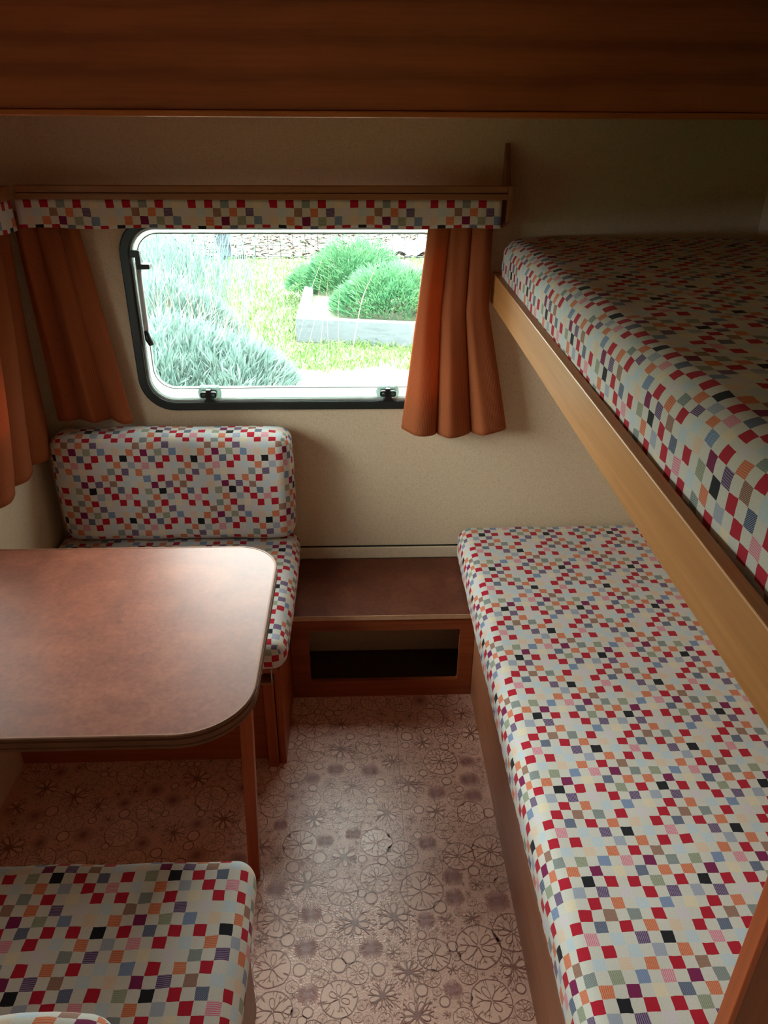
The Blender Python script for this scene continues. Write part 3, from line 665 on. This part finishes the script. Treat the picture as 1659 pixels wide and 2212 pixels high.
# ------------------------------------------------------------------ the garden outside
G = -.45
M['soil'] = simple('bare_ground', (46, 54, 32), .95, 0, .35, 3)
M['grass'] = foliage_mat('lawn_grass', (52, 86, 36), (80, 100, 54))
M['lav'] = foliage_mat('lavender_leaves', (44, 68, 62), (88, 104, 98))
M['rose'] = foliage_mat('rosemary_leaves', (42, 86, 58), (68, 104, 68))
M['dry'] = simple('dry_stalks', (96, 84, 72), .9)
M['sleeper'] = wood('weathered_sleeper', (64, 70, 72), (40, 46, 50), 'X', .85)
M['sleepery'] = wood('weathered_sleeper_along', (102, 106, 106), (70, 74, 76), 'Y', .85)
M['wire'] = simple('galvanised_wire', (34, 40, 42), .5, .3)
M['leaf'] = simple('fallen_leaves', (86, 72, 60), .9, 0, .5, 4)
M['path'] = simple('pale_concrete', (172, 168, 158), .9)
M['sheet'] = simple('pale_grey_sheet', (120, 130, 138), .6)
M['bluegrey'] = simple('weathered_post', (36, 44, 54), .9)
m = MB(); m.box(-40, 40, -40, 60, G - .1, G); g_ = m.build('garden_ground', M['soil']); tag(g_, 'grassy earth of the garden seen through the window', 'ground'); g_['kind'] = 'structure'
m = MB(); m.prism([(-.62, 6.80), (3, 6.55), (3, 4.2), (-6, 4.2), (-6, 5.2), (-1.2, 5.6)], G, G + .012, 'z'); tag(m.build('garden_path', M['path']), 'white concrete path just below the garden window', 'path')
R = random.Random(3)
def blade(V, F, p, d, L, w, bend=.3):
    d = Vector(d).normalized(); s = d.cross(Vector((R.uniform(-1, 1), R.uniform(-1, 1), R.uniform(-.3, 1)))).normalized() * w
    p = Vector(p); q = p + d * L * .55; t = p + d * L + Vector((R.uniform(-1, 1), R.uniform(-1, 1), -.4)) * L * bend * .5; i = len(V)
    V += [tuple(p - s * .6), tuple(p + s * .6), tuple(q + s), tuple(q - s), tuple(t)]; F += [(i, i + 1, i + 2, i + 3), (i + 3, i + 2, i + 4)]
V, F = [], []
for _ in range(26000):
    y = 6.5 + 6.3 * R.random() ** 1.3; x = R.uniform(-.42, .30) * y
    if -.62 < x < 3 and 7.75 < y < 10.2: continue
    if y < 6.78 + .12 * math.sin(7 * x): continue
    blade(V, F, (x, y, G), (R.uniform(-.6, .6), R.uniform(-.6, .6), 1), R.uniform(.04, .11) * (1.5 if R.random() < .1 else 1), .006, .8)
gr = raw('lawn_grass', V, F, M['grass'], None, 'stuff'); tag(gr, 'bright green and straw grass around the raised bed', 'grass')

def bush(name, c, rx, ry, h, n, leaf, w, mat, label, cat, up=1.1, grp=None):
    o = thing(name, (c[0], c[1], G), label, cat, grp); V, F = [], []
    for _ in range(n):
        a = R.random() * 2 * PI; rr = R.random() ** .5; ph = R.random() ** .7
        x, y = math.cos(a) * rr, math.sin(a) * rr; zt = h * math.sqrt(max(0, 1 - rr * rr)) * (.82 + .18 * math.sin(5 * a + 3 * rr)); z = c[2] + zt * (.35 + .65 * ph)
        blade(V, F, (c[0] + x * rx, c[1] + y * ry, z), (x * .9 + R.uniform(-.45, .45), y * .9 + R.uniform(-.45, .45), up * R.uniform(.3, 1.3)), leaf * R.uniform(.6, 1.3), w, .25)
    f = raw('foliage', V, F, mat, o, 'stuff')
    m = MB()
    for k in range(7):
        a = k * .9; m.tube([(c[0] + .05 * math.cos(a), c[1] + .05 * math.sin(a), c[2]), (c[0] + rx * .5 * math.cos(a), c[1] + ry * .5 * math.sin(a), c[2] + h * .6)], [.012, .005], 5)
    m.build('woody_stems', M['dry'], o); return o
lav = [('big silver-green lavender bush close to the left side of the garden window', (-1.62, 6.0, G), .85, .9, .62, 7000),
       ('silver-green lavender bush in front of the others, beside the white path', (-.98, 5.9, G), .45, .6, .48, 4200),
       ('pale silvery lavender bush further back on the left of the lawn', (-2.15, 7.6, G), .95, .9, .70, 6500)]
for lb, c, rx, ry, h, n in lav: bush('lavender_bush', c, rx, ry, h, n, .17, .0075, M['lav'], lb, 'bush', 1.4, 'lavender bushes outside the window')
# tall dry stalks
o = thing('tall_grass', (-2.4, 9.5, G), 'tuft of tall dry grass stalks behind the lavender', 'grass tuft'); V, F = [], []
for _ in range(900): blade(V, F, (R.gauss(-2.5, .5), R.gauss(9.6, .7), G), (R.uniform(-.3, .3), R.uniform(-.3, .3), 1), R.uniform(.5, 1.25), .007, .35)
raw('dry_blades', V, F, M['lav'], o, 'stuff')
V, F = [], []
for _ in range(170): blade(V, F, (R.gauss(-1.5, .55), R.gauss(6.6, .5), G + .1), (R.uniform(-.22, .3), R.uniform(-.2, .2), 1), R.uniform(.5, 1.1), .0022, .3)
o = thing('dry_stalk_tuft', (-1.5, 6.6, G), 'thin dry flower stalks standing up out of the lavender', 'stalks'); raw('dry_stalks', V, F, M['dry'], o, 'stuff')

# raised bed of sleepers
o = thing('raised_bed', (.9, 9, G), 'raised garden bed of weathered grey timber sleepers', 'raised bed')
bx0, bx1, yn0, yn1, zt = -.62, 2.6, 7.80, 10.1, -.205
sk = -.20     # the front sleeper runs slightly towards the caravan on the right
m = MB(); m.hexa([(bx0, yn0, G), (bx1, yn0 + sk * 3.2, G), (bx0, yn0 + .10, G), (bx1, yn0 + .1 + sk * 3.2, G), (bx0, yn0, zt), (bx1, yn0 + sk * 3.2, zt), (bx0, yn0 + .10, zt), (bx1, yn0 + .1 + sk * 3.2, zt)]); m.build('sleeper', M['sleeper'], o, bevel=.006)
m = MB(); m.box(bx0, bx0 + .11, yn0 + .102, yn1, G, zt); m.build('sleeper', M['sleepery'], o, bevel=.006)
m = MB(); m.box(bx0 + .112, bx1, yn1 - .11, yn1, G, zt); m.build('sleeper', M['sleeper'], o, bevel=.006)
m = MB(); m.box(bx1 - .11, bx1, yn0 + .1 + sk * 3 + .02, yn1 - .112, G, zt); m.build('sleeper', M['sleepery'], o, bevel=.006)
m = MB(); m.prism([(bx0 + .11, yn0 + .08), (bx1 - .11, yn0 + .1 + sk * 3), (bx1 - .11, yn1 - .11), (bx0 + .11, yn1 - .11)], G, zt - .07, 'z'); m.build('earth', M['soil'], o)
for lb, c, rx, ry, h, n in (('bushy green rosemary filling the front of the raised bed', (.38, 8.38, zt - .08), .64, .48, .52, 9000),
                           ('green rosemary bush at the right end of the raised bed', (1.25, 8.3, zt - .08), .6, .5, .46, 4500),
                           ('taller green bush at the back of the raised bed', (-.02, 9.6, zt - .08), .62, .45, .66, 6500),
                           ('small green shrub spilling over the left sleeper', (-.55, 9.75, zt - .10), .30, .35, .30, 1800)):
    bush('rosemary_bush', c, rx, ry, h, n, .085, .006, M['rose'], lb, 'bush', .9, 'green bushes in the raised bed')
# wire fence
o = thing('wire_fence', (0, 12.8, G), 'galvanised wire mesh fence behind the raised bed', 'fence')
for k in range(38):
    x = -2.6 + k * .2; m = MB(); m.tube([(x, 12.8, G), (x + R.uniform(-.01, .01), 12.8, G + 1.1)], .0055, 5); m.build('wire', M['wire'], o)
for k in range(7):
    z = G + .06 + k * .17; m = MB(); m.tube([(-2.6, 12.806, z), (1, 12.806, z - .01), (4.8, 12.806, z)], .0055, 5); m.build('wire', M['wire'], o)
m = MB(); m.box(-2.22, -2.0, 12.83, 13.0, G, G + 1.4); m.build('post', M['bluegrey'], o, bevel=.01)
m = MB(); m.box(1.75, 1.83, 12.83, 12.9, G, G + 1.4); m.build('post', M['bluegrey'], o, bevel=.006)
# leaf litter beyond the fence
V, F = [], []
for _ in range(5200):
    y = R.uniform(12.9, 18.5); x = R.uniform(-.28, .25) * y
    a = R.random() * 6.3; s = R.uniform(.05, .13); dz = R.uniform(.005, .06); i = len(V); ca, sa = math.cos(a) * s, math.sin(a) * s
    V += [(x - ca, y - sa, G + dz * .4), (x - sa * .5, y + ca * .5, G + dz), (x + ca, y + sa, G + dz * R.uniform(.5, 1.6)), (x + sa * .5, y - ca * .5, G + dz)]; F += [(i, i + 1, i + 2, i + 3)]
tag(raw('leaf_litter', V, F, M['leaf'], None, 'stuff'), 'dry brown and white fallen leaves beyond the fence', 'leaves')
# pale corrugated sheet lying beyond the fence
m = MB(); n = 28
for i in range(n):
    a, b = i / n, (i + 1) / n; f = lambda t: .05 * math.sin(t * 2 * PI * 3.5)
    m.face([(.62 + 1.5 * a, 13.0, G + .06 + f(a)), (.62 + 1.5 * b, 13.0, G + .06 + f(b)), (.62 + 1.5 * b, 13.9, G + .16 + f(b)), (.62 + 1.5 * a, 13.9, G + .16 + f(a))], sm=True)
o = m.build('corrugated_sheet', M['sheet']); sd = o.modifiers.new('thick', 'SOLIDIFY'); sd.thickness = .006; tag(o, 'pale corrugated sheet lying on the ground behind the fence', 'sheet')
